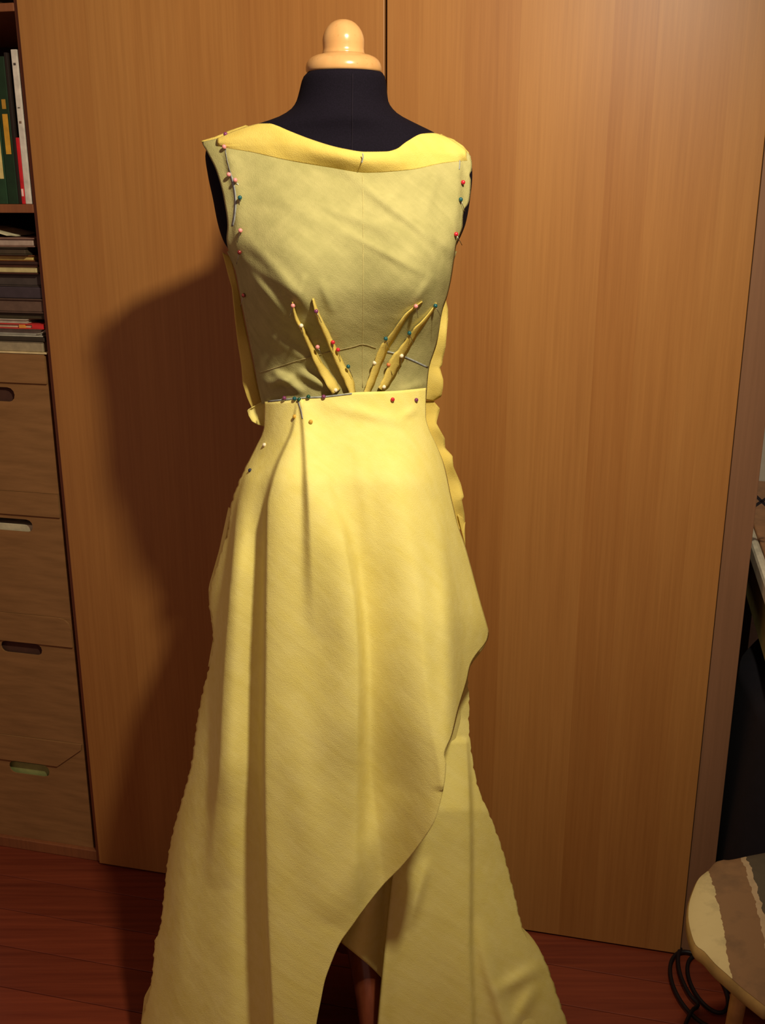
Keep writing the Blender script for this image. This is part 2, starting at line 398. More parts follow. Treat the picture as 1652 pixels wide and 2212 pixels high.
# upright books on the shelf
zsh = zs1[1] + 0.0002
up = [  # u at bottom left, right; top v (at that book), cover, extras, label, name, depth offset
    (55, 67, 106, (198, 190, 176), None, 'slim white book standing at the right end of the shelf', 'upright_book'),
    (47, 54.5, 297, (190, 30, 36), 'red', 'short slim red book beside the slim white book', 'upright_book'),
    (40, 46.5, 112, (34, 24, 18), None, 'tall slim dark brown book behind the red one', 'upright_book'),
    (18, 39.5, 120, (24, 46, 26), 'yellow', 'dark green binder with yellow labels on its spine', 'ring_binder'),
    (-6, 17, 125, (32, 60, 36), 'cream', 'green binder with a long cream strip at the left end', 'ring_binder'),
]
for a, b, tv, cc, ex, lab, nm in up:
    off = 0.011
    s0, s1 = wpx(a, 436, off)[0], wpx(b, 436, off)[0]; z1 = wpx(40, tv, off)[1]; z0 = zsh
    bk = thing(nm, lab, 'binder' if 'binder' in nm else 'book', W((s0+s1)/2, 0.13, z0), 'books standing on the upper shelf')
    cm = cmat(cc); t2 = min(0.0025, (s1-s0)*0.2)
    wbox('cover', s0, s0+t2, off+0.003, off+0.20, z0, z1, cm, bk, 0.0006)
    wbox('cover', s1-t2, s1, off+0.003, off+0.20, z0, z1, cm, bk, 0.0006)
    wbox('spine', s0, s1, off, off+0.003, z0, z1, cm, bk, 0.001)
    wbox('pages', s0+t2, s1-t2, off+0.003, off+0.195, z0+0.003, z1-0.004, M['paper'], bk, 0)
    sm = (s0+s1)/2
    def lab_(v0, v1, c, hwd, ds=0.0): tag(wbox('spine_label', sm+ds-hwd, sm+ds+hwd, off-0.0006, off+0.0002, wpx(30, v1, off)[1], wpx(30, v0, off)[1], cmat(c), bk, 0), None)
    if ex == 'yellow': lab_(246, 333, (190, 140, 44), 0.0048, 0.001); lab_(214, 235, (166, 124, 44), 0.0036, 0.001)
    if ex == 'cream': lab_(290, 386, (206, 184, 116), 0.0035, 0.004)
    if ex == 'red': lab_(408, 424, (226, 190, 180), 0.0018)
    if cc[0] == 198:
        lab_(136, 141, (70, 62, 56), 0.002); lab_(232, 234, (90, 80, 70), 0.002); lab_(262, 267, (120, 96, 80), 0.002)
wt = wbox('folded_paper', -0.20, -0.125, 0.03, 0.2, zs0[1]+0.0002, zs0[1]+0.03, M['paper'], None, 0.006); tag(wt, 'white folded paper on the highest visible shelf', 'paper')

# ------------------------------------------------------------------ dress form
Y0 = 1.36
def prof(rows):          # rows (v, uL, uR, front depth) -> functions of z
    z = [float(P(800, r[0], Y0)[2]) for r in rows]
    xl = curve([(zz, float(P(r[1], r[0], Y0)[0])) for zz, r in zip(z, rows)])
    xr = curve([(zz, float(P(r[2], r[0], Y0)[0])) for zz, r in zip(z, rows)])
    dp = curve([(zz, r[3]) for zz, r in zip(z, rows)])
    return xl, xr, dp, min(z), max(z)
TOR = [(158,664,826,.048),(168,655,832,.050),(200,646,836,.051),(220,640,839,.053),(235,630,848,.056),(248,612,862,.060),(258,590,880,.062),
       (268,557,900,.062),(280,522,925,.060),(295,484,955,.060),(308,458,985,.062),(322,446,1006,.066),(340,444,1016,.072),(380,450,1020,.084),
       (430,461,1015,.097),(480,471,1006,.108),(520,484,990,.114),(545,500,978,.116),(600,522,962,.116),(660,535,944,.108),(740,552,922,.088),
       (800,566,910,.080),(860,580,906,.080),(900,578,910,.083),(950,568,925,.092),(1000,556,940,.102),(1080,535,962,.112),(1150,525,972,.114),(1280,520,975,.108)]
txl, txr, tdp, tz0, tz1 = prof(TOR)
def bust(x, z):
    zb_ = float(P(800, 590, Y0-0.1)[2])
    g = 0
    for u0, a in ((640, .028), (885, .028)):
        xb = float(P(u0, 590, Y0-0.1)[0]); g = g + a*np.exp(-((x-xb)/.052)**2 - ((z-zb_)/.062)**2)
    return g
def torso_front(x, z):
    xl, xr = txl(z), txr(z); c, hw = (xl+xr)/2, (xr-xl)/2
    xi = np.clip((x-c)/hw, -1, 1)
    return Y0 - tdp(z)*np.sqrt(np.maximum(0, 1-xi**2)) - bust(x, z)
form = thing('dress_form', 'navy dressmaker\'s form with pale wooden neck knob wearing the yellow dress', 'dress form', (-0.03, Y0, 0))
zz = np.linspace(tz1, tz0, 150); SEG = 72; pts = np.zeros((len(zz), SEG, 3))
for i, z in enumerate(zz):
    xl, xr, d = float(txl(z)), float(txr(z)), float(tdp(z)); c, hw = (xl+xr)/2, (xr-xl)/2
    for j in range(SEG):
        a = 2*math.pi*j/SEG; x = c + hw*math.cos(a); sn = math.sin(a)
        y = Y0 - d*sn - (float(bust(x, z))*min(1, sn*1.5) if sn > 0 else 0)
        pts[i, j] = (x, y if sn > 0 else Y0 - 0.85*d*sn, z)
V = list(pts.reshape(-1, 3)); Fc = gridfaces(len(zz), SEG, True) + [tuple(range(SEG)), tuple((len(zz)-1)*SEG + k for k in range(SEG))]
mesh('torso', V, Fc, M['navy'], form)
zs_ = np.linspace(tz1-0.006, tz1-0.16, 30); xs_ = float(P(764, 200, Y0)[0]) + (zs_-zs_[0])*0.01
sv = []
for x, z in zip(xs_, zs_): sv.append([(x-0.0006, float(torso_front(x, z))-0.0006, z), (x+0.0006, float(torso_front(x, z))-0.0006, z)])
grid('centre_seam', np.array(sv), M['seam'], form, 0.0006)
# neck cap and knob (turned wood)
cxk = float(P(742, 140, Y0)[0])
def rpx(r, v): return float(P(742+r, v, Y0)[0]) - cxk
def zpx(v): return float(P(742, v, Y0)[2])
ztop_ = tz1
capp = [(rpx(60, 158), ztop_-0.004)] + [(rpx(r, v), zpx(v)) for r, v in ((80.5, 157), (82, 153), (82, 146), (80, 138), (76, 131), (69, 125), (60, 121), (51, 119.5), (47, 117))]
cap = lathe('neck_cap', (cxk, Y0), capp, M['cap'], form, 48)
lathe('knob', (cxk, Y0), [(rpx(r, v), zpx(v)) for r, v in ((48, 118.5), (45, 114), (44, 106), (44.5, 96), (44.5, 86), (43, 78), (39.5, 68), (34, 59), (26.5, 51), (19, 46), (10.5, 43), (2.5, 41.8))], M['cap'], cap, 48)
# stand: turned pole and three curved mahogany legs
pc = (-0.056, Y0)
lathe('pole', pc, [(0.016, tz0+0.002), (0.016, 0.50), (0.022, 0.48), (0.026, 0.46), (0.018, 0.43), (0.020, 0.36), (0.030, 0.30), (0.032, 0.22), (0.022, 0.18)], M['mahogany'], form, 24)
for ang in (-68, 52, 172):
    a = math.radians(ang); d = Vector((math.cos(a), math.sin(a), 0)); c = Vector((pc[0], pc[1], 0))
    path = spline([c + d*0.012 + Vector((0,0,.265)), c + d*0.05 + Vector((0,0,.26)), c + d*0.095 + Vector((0,0,.185)), c + d*0.125 + Vector((0,0,.09)), c + d*0.15 + Vector((0,0,.019))], 6)
    n = len(path); V, Fc = tube(path, [0.030 - 0.010*i/(n-1) for i in range(n)], 12)
    mesh('leg', V, Fc, M['mahogany'], form)

# ------------------------------------------------------------------ the dress
dress = thing('draped_dress', 'pale yellow muslin dress pinned and draped on the dress form', 'dress', (-0.03, Y0-0.02, 0))
bl = curve([(250,437),(308,437),(325,446),(370,468),(430,484),(490,492),(515,490),(540,494),(580,508),(640,520),(700,532),(745,541),(790,550),(830,557),(872,566)])
br = curve([(250,1016),(340,1016),(352,1018.5),(368,1018),(378,1013),(390,1016),(415,1015),(440,1011),(452,1002),(470,999),(492,998),(506,993),(528,985),(560,980),(600,974),(640,965),(670,955),(740,943),(800,925),(872,919)])
BOD = [(r[0], min(r[1], 1e9), r[2], r[3]) for r in TOR if r[0] <= 900]
# body surface of the bodice: the form plus ease
def bodice_y(u, v, off=0.006, fold=None):
    u = np.asarray(u, float); v = np.asarray(v, float); y = np.full(np.broadcast(u, v).shape, Y0-0.06)
    fo = fold(u, v) if fold is not None else 0.0
    for _ in range(40):
        p = P(u, v, y); x, z = p[..., 0], np.clip(p[..., 2], tz0, tz1)
        xl, xr = txl(z)-0.013, txr(z)+0.016; c, hw = (xl+xr)/2, (xr-xl)/2
        xi = np.clip((x-c)/hw, -1, 1)
        yn = Y0 - (tdp(z)+off)*np.sqrt(np.maximum(0, 1-np.abs(xi)**2.4)) - bust(x, z) - fo
        y = 0.6*y + 0.4*yn
    return y
def ridge(u, v, path, amp, wl, wr):
    """soft fold standing proud along a path (v,u); amp and widths may vary with v"""
    pu = curve(path)(v); d = u - pu
    a = curve(amp)(v) if hasattr(amp, '__len__') else amp
    wl = curve(wl)(v) if hasattr(wl, '__len__') else wl; wr = curve(wr)(v) if hasattr(wr, '__len__') else wr
    g = np.where(d < 0, np.exp(-(d/wl)**2), np.exp(-(d/wr)**2))
    return a*g*((v >= path[0][0]-1) & (v <= path[-1][0]+1))
def diag(u, v, a, b, amp, wd):         # wrinkle from a to b (pixels), fading at the ends
    a = np.array(a, float); b = np.array(b, float); L = np.linalg.norm(b-a); t = (b-a)/L
    s = (u-a[0])*t[0] + (v-a[1])*t[1]; d = (u-a[0])*(-t[1]) + (v-a[1])*t[0]
    return amp*np.exp(-(d/wd)**2)*np.clip(np.sin(np.pi*np.clip(s/L, 0, 1)), 0, 1)
def bfold(u, v):
    g = 0
    for a, b, m, wd in (((735, 365), (1000, 560), .0058, 13), ((650, 430), (900, 520), .0028, 13), ((560, 400), (820, 560), .0026, 16), ((690, 470), (950, 610), .0028, 9),
                        ((520, 500), (700, 700), .0050, 14), ((530, 575), (620, 690), .0045, 10), ((500, 540), (640, 640), .003, 12),
                        ((575, 720), (700, 800), .0040, 11), ((560, 690), (680, 850), .002, 14), ((570, 830), (640, 815), .0090, 10), ((585, 800), (660, 852), .0100, 9),
                        ((640, 800), (720, 845), .009, 9), ((900, 470), (975, 640), .0035, 16), ((955, 340), (915, 470), .0030, 12), ((850, 850), (925, 825), .0035, 8),
                        ((690, 600), (720, 680), .0030, 9), ((660, 590), (640, 660), .003, 9), ((935, 590), (890, 665), .003, 9)):
        g = g + diag(u, v, a, b, m, wd)
    g = g + ridge(u, v, [(330, 992), (400, 990), (460, 986), (530, 978), (640, 955)], [(330, .002), (380, .006), (530, .006), (638, 0)], 30, 6)     # armhole seam line at right
    g = g + ridge(u, v, [(315, 487), (380, 500), (440, 512), (500, 510), (560, 512)], [(315, .001), (350, .004), (500, .004), (560, 0)], 5, 25)
    return g
topv = curve([(0, 307), (.06, 299), (.12, 284), (.17, 274), (.22, 268), (.25, 268), (.28, 273), (.32, 283), (.42, 305), (.52, 322), (.60, 329), (.68, 328.5), (.72, 323), (.765, 306),
              (.82, 290), (.86, 288.5), (.90, 294), (.95, 312), (.985, 328), (1, 338)])
def cowl(u, v, s):                     # the neckline hangs clear of the chest
    g = np.exp(-((s-.58)/.20)**2)
    k = np.clip(1-(v-topv(s))/70.0, 0, 1)
    return .016*g*k**1.5 + .004*k
n, m = 150, 130
tt = np.linspace(0, 1, n)[:, None]; ss = np.linspace(0, 1, m)[None, :]
vv = topv(ss) + (872-topv(ss))*tt; uu = bl(vv) + (br(vv)-bl(vv))*ss
yb = bodice_y(uu, vv, 0.006, lambda u, v: bfold(u, v) + cowl(u, v, ss))
grid('bodice_front', P(uu, vv, yb), M['olive'], dress)
def on_bodice(u, v, lift=0.0): 
    s = (u-bl(v))/(br(v)-bl(v))
    return P(u, v, bodice_y(np.array(u, float), np.array(v, float), 0.006, lambda a, b: bfold(a, b) + cowl(a, b, s)) - lift)
# facing band at the neckline: doubled cloth
fb = curve([(.06, 316), (.10, 322), (.16, 328), (.28, 345), (.45, 362), (.59, 373), (.76, 367), (.90, 352), (.985, 347)])
n2 = 26; s2 = np.linspace(.055, .985, 110)[None, :]; t2 = np.linspace(0, 1, n2)[:, None]
v2 = topv(s2)-1.0 + (fb(s2)-topv(s2)+1.0)*t2; u2 = bl(v2) + (br(v2)-bl(v2))*s2
roll = .0045*np.sin(np.pi*np.clip((t2+.2)/1.2, 0, 1)) + .0004 + .0010*(1-t2)
y2 = bodice_y(u2, v2, 0.006, lambda u, v: bfold(u, v) + cowl(u, v, s2) + roll + .006*np.exp(-((s2-.45)/.22)**2)*np.sin(np.pi*t2**.8))
tag(grid('neckline_facing', P(u2, v2, y2), M['gold'], dress, 0.0005), 'folded brighter yellow neckline')
# back of the bodice
zb_ = np.linspace(float(P(800, 300, Y0)[2]), float(P(800, 872, Y0)[2]), 60); pb = np.zeros((60, 40, 3))
for i, z in enumerate(zb_):
    xl, xr, d = float(txl(z))-.004, float(txr(z))+.004, float(tdp(z)); c, hw = (xl+xr)/2, (xr-xl)/2
    q = 0.80 if z > float(P(800, 540, Y0)[2]) else 1.0
    for j in range(40):
        a = math.pi*(1-q)/2 + math.pi*q*j/39; a = a if q < 1 else -.8 + (math.pi+1.6)*j/39; pb[i, j] = (c + hw*math.cos(a), Y0 + (0.85*d+.007)*math.sin(a), z)
grid('bodice_back', pb, M['olive'], dress)

# skirt: front panel with pleats, wrapping down to the left
sl = curve([(845,570),(868,572),(920,571),(940,566),(960,556),(1010,531),(1040,517),(1100,498),(1130,495),(1150,493),(1180,481),(1230,466),(1265,455),(1300,452),(1340,458),(1380,461),(1440,453),(1480,442),(1560,426),
            (1640,416),(1720,396),(1790,376),(1850,364),(1930,355),(2010,345),(2030,336),(2090,331),(2130,326),(2212,305),(2320,285)])
sr = curve([(830,920),(870,919),(900,919),(925,925),(960,941),(1000,957),(1080,975),(1140,990),(1180,1004),(1240,1021),(1310,1040),(1350,1051),(1368,1055),(1380,1053),(1392,1046),(1410,1031),(1435,1016),(1470,1008),(1530,990),
            (1590,975),(1632,959),(1648,963),(1672,962),(1720,954),(1770,940),(1820,909),(1870,869),(1910,829),(1960,789),(2000,760),(2035,735),(2080,715),(2120,701),(2160,693),(2212,683),(2320,670)])
cr = curve([(1340,1000),(1475,1010),(1520,1013),(1560,1012),(1640,1020),(1700,1032),(1770,1061),(1840,1086),(1930,1110),(2010,1130),(2030,1140),(2045,1155),(2062,1170),(2110,1190),(2170,1210),(2212,1225),(2320,1262)])
def outer_r(v): return np.where(v < 1368, sr(v), np.maximum(sr(v), cr(v)))
SKD = curve([(840,.092),(900,.100),(970,.122),(1050,.146),(1300,.162),(1640,.180),(2480,.225)])
slx = curve([(845,568),(940,562),(1040,519),(1150,490),(1300,454),(1480,436),(1720,394),(2010,343),(2212,305),(2480,258)])
rx_ = curve([(830,921),(940,941),(1080,978),(1240,1024),(1368,1060),(1640,1066),(1840,1100),(2212,1232),(2480,1280)])
skc = curve([(840,745),(1000,745),(1300,750),(1640,735),(2320,765)])
def skirt_y(u, v, fold=0.0, lift=0.0):
    xi = np.clip((u-skc(v))/np.where(u > skc(v), rx_(v)-skc(v)+14, skc(v)-slx(v)+12), -1, 1)
    return Y0 - SKD(v)*np.sqrt(np.maximum(0, 1-np.abs(xi)**2.8)) - fold - lift
def sfold(u, v):
    g = ridge(u, v, [(872,643),(930,634),(960,622),(1000,604),(1050,588),(1100,579),(1200,577),(1400,575),(1640,573),(1900,577),(2212,592),(2330,598)],
              [(872,.002),(930,.008),(1000,.018),(1100,.028),(1250,.034),(1640,.042),(2212,.046),(2330,.046)], [(872,3),(1000,5),(1200,6),(2330,9)], [(872,20),(1000,70),(1200,150),(2330,230)])
    g = g - ridge(u, v, [(900,600),(1000,575),(1100,555),(1300,545),(1640,538),(2330,545)], [(900,0),(1000,.004),(1200,.008),(2330,.012)], 30, 24)
    g = g + ridge(u, v, [(985,545),(1100,515),(1200,505),(1300,496),(1500,483),(1640,478),(1760,468),(1920,458)], [(985,0),(1100,.012),(1250,.028),(1640,.028),(1760,.014),(1920,0)], [(985,5),(1200,6),(1920,16)], [(985,25),(1300,45),(1920,60)])
    g = g + ridge(u, v, [(868,650),(900,655),(1000,663),(1100,669),(1250,676),(1380,684)], [(868,.005),(930,.008),(1050,.013),(1200,.010),(1380,0)], [(868,4),(1100,10),(1380,22)], [(868,25),(1100,45),(1380,60)])
    g = g + ridge(u, v, [(990,690),(1060,704),(1150,734),(1250,754),(1350,766),(1450,770),(1560,769),(1800,764),(2480,755)], [(990,0),(1080,.010),(1200,.024),(1400,.036),(1540,.036),(1700,.024),(2480,0)], [(990,40),(1640,90)], [(990,20),(1300,15),(1680,20)])
    pu = curve([(950,835),(1080,868),(1200,888),(1300,902),(1450,916),(1560,930),(1660,948),(1760,962),(2480,1040)])(v)
    am = curve([(960,0),(1080,.014),(1250,.036),(1450,.060),(1640,.078),(2480,.100)])(v); d = u - pu
    wl = curve([(950,60),(1250,120),(1640,150),(2480,150)])(v)
    g = g + am*np.where(d < 0, .5*(1-np.cos(np.pi*np.clip(1+d/wl, 0, 1)))*.45 + .55*np.clip(1+d/wl, 0, 1), np.exp(-(d/75)**2))
    g = g + ridge(u, v, [(1080,935),(1200,955),(1300,966),(1450,974),(1700,980)], [(1080,0),(1200,.010),(1350,.020),(1500,.022),(1700,.012)], 26, 20)
    g = g + diag(u, v, (690, 870), (900, 920), .0035, 12) + diag(u, v, (860, 905), (905, 880), .003, 8) + diag(u, v, (770, 940), (800, 1200), .003, 16)
    g = g + diag(u, v, (620, 1500), (700, 2000), .005, 40) + diag(u, v, (860, 1700), (720, 2000), .008, 40) + diag(u, v, (400, 1700), (380, 2200), .006, 26)
    return g
stop = curve([(0, 868), (.14, 866), (.20, 862), (.38, 856), (.58, 847), (.78, 845), (1, 838)])
n, m = 260, 170
rowt = np.linspace(0, 1, n)[:, None]; ss = np.linspace(0, 1, m)[None, :]
vv = stop(ss) + (2480-stop(ss))*rowt; uu = sl(vv) + (sr(vv)-sl(vv))*ss
edge = np.exp(-(ss/.01)**2)*2.0*np.sin(vv*0.31)*np.sin(vv*.083) ; uu = uu + edge*(vv > 1000)
ps = P(uu, vv, skirt_y(uu, vv, sfold(uu, vv), 0.004)); ps[..., 2] = np.maximum(ps[..., 2], .004)
grid('skirt_front', ps, M['yellow'], dress)
def on_skirt(u, v, lift=0.0): return P(u, v, skirt_y(np.array(u, float), np.array(v, float), sfold(u, v), 0.004+lift))
# right back panel showing below the wrap
cl = curve([(1380,930),(1640,900),(1800,870),(1905,846),(2000,835),(2100,825),(2212,815),(2322,806)])
n, m = 150, 90
vv = 1390 + (2440-1390)*np.linspace(0, 1, n)[:, None] + 0*np.linspace(0, 1, m)[None, :]; ss = np.linspace(0, 1, m)[None, :]
uu = cl(vv) + (cr(vv)-cl(vv))*ss + np.exp(-((1-ss)/.02)**2)*2*np.sin(vv*.27)*np.sin(vv*.09)
def cfold(u, v):
    g = ridge(u, v, [(1600,1005),(1750,1012),(1850,1013),(2000,1012),(2200,1018),(2330,1020)], [(1600,.004),(1750,.012),(1900,.010),(2330,.012)], 60, 6)
    g = g + diag(u, v, (925, 1850), (880, 2010), .007, 12) + ridge(u, v, [(1980,1030),(2100,1055),(2212,1090),(2330,1120)], [(1980,0),(2100,.008),(2330,.012)], 14, 22)
    g = g + diag(u, v, (1060, 2150), (1180, 2080), .006, 16) + diag(u, v, (1100, 2230), (1160, 2120), .006, 14)
    g = g + ridge(u, v, [(1700,850),(1905,848),(2000,840),(2212,820),(2330,812)], .010, 8, 22)
    return g
xi = np.clip((uu-skc(vv))/(rx_(vv)-skc(vv)+14), -1, 1)
yc = Y0 - SKD(vv)*0.72*np.sqrt(np.maximum(0, 1-np.abs(xi)**2.2)) - cfold(uu, vv) + 0.032*np.clip((1750-vv)/200, 0, 1) + .010
pcn = P(uu, vv, yc); pcn[..., 2] = np.maximum(pcn[..., 2], .004)
grid('skirt_side_panel', pcn, M['yellow'], dress)
# inner layer seen in the opening
iu = curve([(0, 740), (.35, 775), (.7, 808), (1, 836)])
n, m = 30, 24; a = np.linspace(0, 1, n)[:, None]; ss = np.linspace(0, 1, m)[None, :]
vb_ = curve([(0, 2034), (.3, 2062), (.6, 2092), (1, 2140)])(ss)
vv = 1880 + (vb_-1880)*a; uu = 735 + 115*ss + (1-a)*60*(1-ss)
yi = Y0 - .122 - .014*np.sin(ss*6.0) + 0*a
grid('inner_layer', P(uu, vv, yi), M['yellow'], dress)
# back of the skirt
n, m = 90, 48; pb = np.zeros((n, m, 3))
for i, v in enumerate(np.linspace(866, 2150, n)):
    L, R = P(sl(v), v, Y0), P(outer_r(v), v, Y0); c, hw = (L[0]+R[0])/2, (R[0]-L[0])/2 - .002
    db = (.075 + .085*(v-866)/1300)
    for j in range(m):
        q = -.8 + (math.pi+1.6)*j/(m-1); pb[i, j] = (c + hw*math.cos(q), Y0 + (db + .014*math.sin(9*q)*(v-900)/1300)*math.sin(q), max(L[2], .02))
grid('skirt_back', pb, M['yellow'], dress)

# loose seam allowances and flaps
def strip(name, inner, outer, mat, y_in, y_out, wav=0.004, k=10, lab=None):
    n = max(len(inner), len(outer))*5; q = np.linspace(0, 1, n)
    def along(pts):
        pts = np.array(pts, float); t = np.concatenate([[0], np.cumsum(np.linalg.norm(np.diff(pts, axis=0), axis=1))]); t /= t[-1]
        return np.interp(q, t, pts[:, 0]), np.interp(q, t, pts[:, 1])
    (iu, iv), (ou, ov) = along(inner), along(outer); m = 7; s = np.linspace(0, 1, m)[None, :]
    u = iu[:, None]*(1-s) + ou[:, None]*s; v = iv[:, None]*(1-s) + ov[:, None]*s
    y = y_in*(1-s) + y_out*s + wav*s*np.sin(q[:, None]*k)
    o = grid(name, P(u, v, y), mat, dress, 0.0012)
    if lab: tag(o, lab)
    return o
strip('seam_allowance', [(499,556),(508,596),(517,640),(526,690),(538,745),(547,790),(555,830),(561,855),(567,872)], [(480,545),(487,572),(492,592),(501,622),(507,680),(513,740),(521,790),(524,828),(534,860),(548,890)], M['gold'], Y0-.006, Y0-.012, .004, 12, 'ragged left bodice seam allowance')
strip('seam_allowance', [(945,655),(940,700),(931,745),(923,790),(913,820),(911,862)], [(962,646),(967,668),(967,690),(962,750),(956,775),(954,791),(949,793),(957,820),(957,835),(953,856),(936,866)], M['gold'], Y0-.004, Y0+.004, .004, 14, 'ragged right bodice seam allowance')
strip('waist_flap', [(573,864),(577,880),(577,900),(571,921)], [(545,880),(534,886),(537,898),(544,910),(556,917)], M['yellow'], Y0-.016, Y0-.022, .003, 6, 'loose flap at the left waist')
strip('seam_allowance', [(905,866),(905,900),(910,922),(926,956),(943,998),(955,1045),(963,1090),(978,1150)], [(936,866),(950,883),(942,914),(960,946),(961,968),(977,985),(979,1008),(995,1045),(1002,1075),(997,1078),(1003,1112),(1004,1140)], M['gold'], Y0+.002, Y0+.010, .005, 22, 'notched right hip seam allowance')
strip('seam_allowance', [(1000,1150),(1005,1180),(988,1110)], [(1004,1128),(1003,1140),(1001,1120)], M['gold'], Y0+.004, Y0+.008, .001)
strip('shoulder_allowance', [(946,294),(962,304),(980,312),(1000,324),(1014,338)], [(952,290),(966,297),(980,302),(1000,316),(1012,330)], M['gold'], Y0-.030, Y0-.018, .003, 16, 'frilled right shoulder seam edge')
strip('shoulder_allowance', [(440,310),(470,305),(500,292),(540,274)], [(434,305),(465,296),(495,283),(530,271)], M['gold'], Y0-.020, Y0-.012, .002, 14, 'pinned left shoulder seam edge')
strip('armhole_allowance', [(992,345),(991,395),(989,440),(985,500),(982,526)], [(1000,385),(1008,400),(1003,430),(996,470),(991,505)], M['yellow'], Y0-.052, Y0-.030, .002, 10, 'turned-out right armhole edge')
strip('seam_allowance', [(500,1100),(483,1190),(460,1290),(462,1370),(455,1440)], [(494,1096),(474,1188),(451,1268),(452,1300),(462,1375),(450,1440)], M['yellow'], Y0-.02, Y0-.01, .001)
strip('hem_tag', [(330,2120),(325,2160),(322,2212)], [(316,2146),(312,2155),(305,2212)], M['yellow'], Y0-.02, Y0-.012, .001)

# darts: folded ridges standing out of the bodice
def dart(path, lab):
    pts = spline([Vector((u, v, wd)) for u, v, wd in path], 8); rows = []
    for i, p in enumerate(pts):
        q0, q1 = pts[max(i-1, 0)], pts[min(i+1, len(pts)-1)]; t = Vector((q1.x-q0.x, q1.y-q0.y)).normalized(); nx, ny = -t.y, t.x
        if nx < 0: nx, ny = -nx, -ny
        w_ = max(p.z, 1.5)/2; wob = 1+.05*math.sin(i*.9)
        r = []
        for d, lf in ((-.95, .0003), (-1.05, .0100), (-.6, .0105), (.3, .0070), (1, .0012)):
            l_ = lf*min(1, .25+w_/6.0)
            r.append(on_bodice(p.x+nx*d*w_*wob, p.y+ny*d*w_*wob, l_))
        rows.append(r)
    return tag(grid('dart', np.array(rows), M['gold'], dress, 0.001), lab)
dart([(632,652,2),(634,664,4),(641,690,6),(655,715,8),(671,748,10),(690,788,15),(711,820,20),(727,846,20)], 'dart at the far left')
dart([(676,645,3),(683,670,7),(693,695,9),(706,722,11),(722,758,13),(738,792,15),(753,820,18),(762,850,12)], 'dart left of centre')
dart([(912,652,2),(896,664,4),(877,682,7),(859,710,11),(840,738,14),(828,756,18),(814,792,15),(803,822,15),(792,850,13)], 'dart right of centre')
dart([(943,655,3),(938,664,4),(917,693,8),(899,714,13),(884,738,16),(868,762,20),(856,780,26),(846,803,22),(832,830,18),(822,842,12)], 'dart at the far right')
# chalk and pencil lines
def line(pts, wd, mat, nm, f=None, lab=None):
    f = f or on_bodice; q = spline([Vector((u, v, 0)) for u, v in pts], 6); rows = []
    for i, p in enumerate(q):
        a, b = q[max(i-1, 0)], q[min(i+1, len(q)-1)]; t = (b-a).normalized(); nx, ny = -t.y*wd/2, t.x*wd/2
        rows.append([f(p.x+nx, p.y+ny, .0014), f(p.x-nx, p.y-ny, .0014)])
    return tag(grid(nm, np.array(rows), mat, dress, 0.0002), lab)
line([(558,806),(590,796),(640,780),(700,764),(760,750),(784,744),(812,752)], 2.2, M['pencil'], 'pencil_line')
line([(832,759),(860,766),(890,778),(924,794)], 4.0, M['chalk'], 'chalk_line', None, 'blue chalk line right of the darts')
line([(496,372),(503,395),(508,430),(506,465),(502,488)], 5.0, M['chalk'], 'chalk_line', None, 'blue chalk line at the left armhole')
line([(783,380),(784,470),(784,560),(784,660),(783,745),(783,838)], 1.3, M['faint'], 'centre_line', lambda u, v, l: on_bodice(u, v, l*.6))
line([(783,331),(784,340),(781,352)], 2.6, M['chalk'], 'chalk_line', lambda u, v, l: on_bodice(u, v, l+.012))
line([(524,640),(538,715),(552,792)], 2.0, M['pencil'], 'pencil_line')
line([(486,322),(490,345),(497,372)], 1.6, M['chalk'], 'chalk_line')
line([(991,335),(993,350),(992,366)], 2.0, M['chalk'], 'chalk_line')
line([(579,867),(620,862.5),(660,859),(700,857),(760,850)], 3.2, M['chalk'], 'chalk_line', on_skirt, 'blue-grey waist seam line')
line([(643,866),(649,885),(653,905)], 3.0, M['chalk'], 'chalk_line', on_skirt)

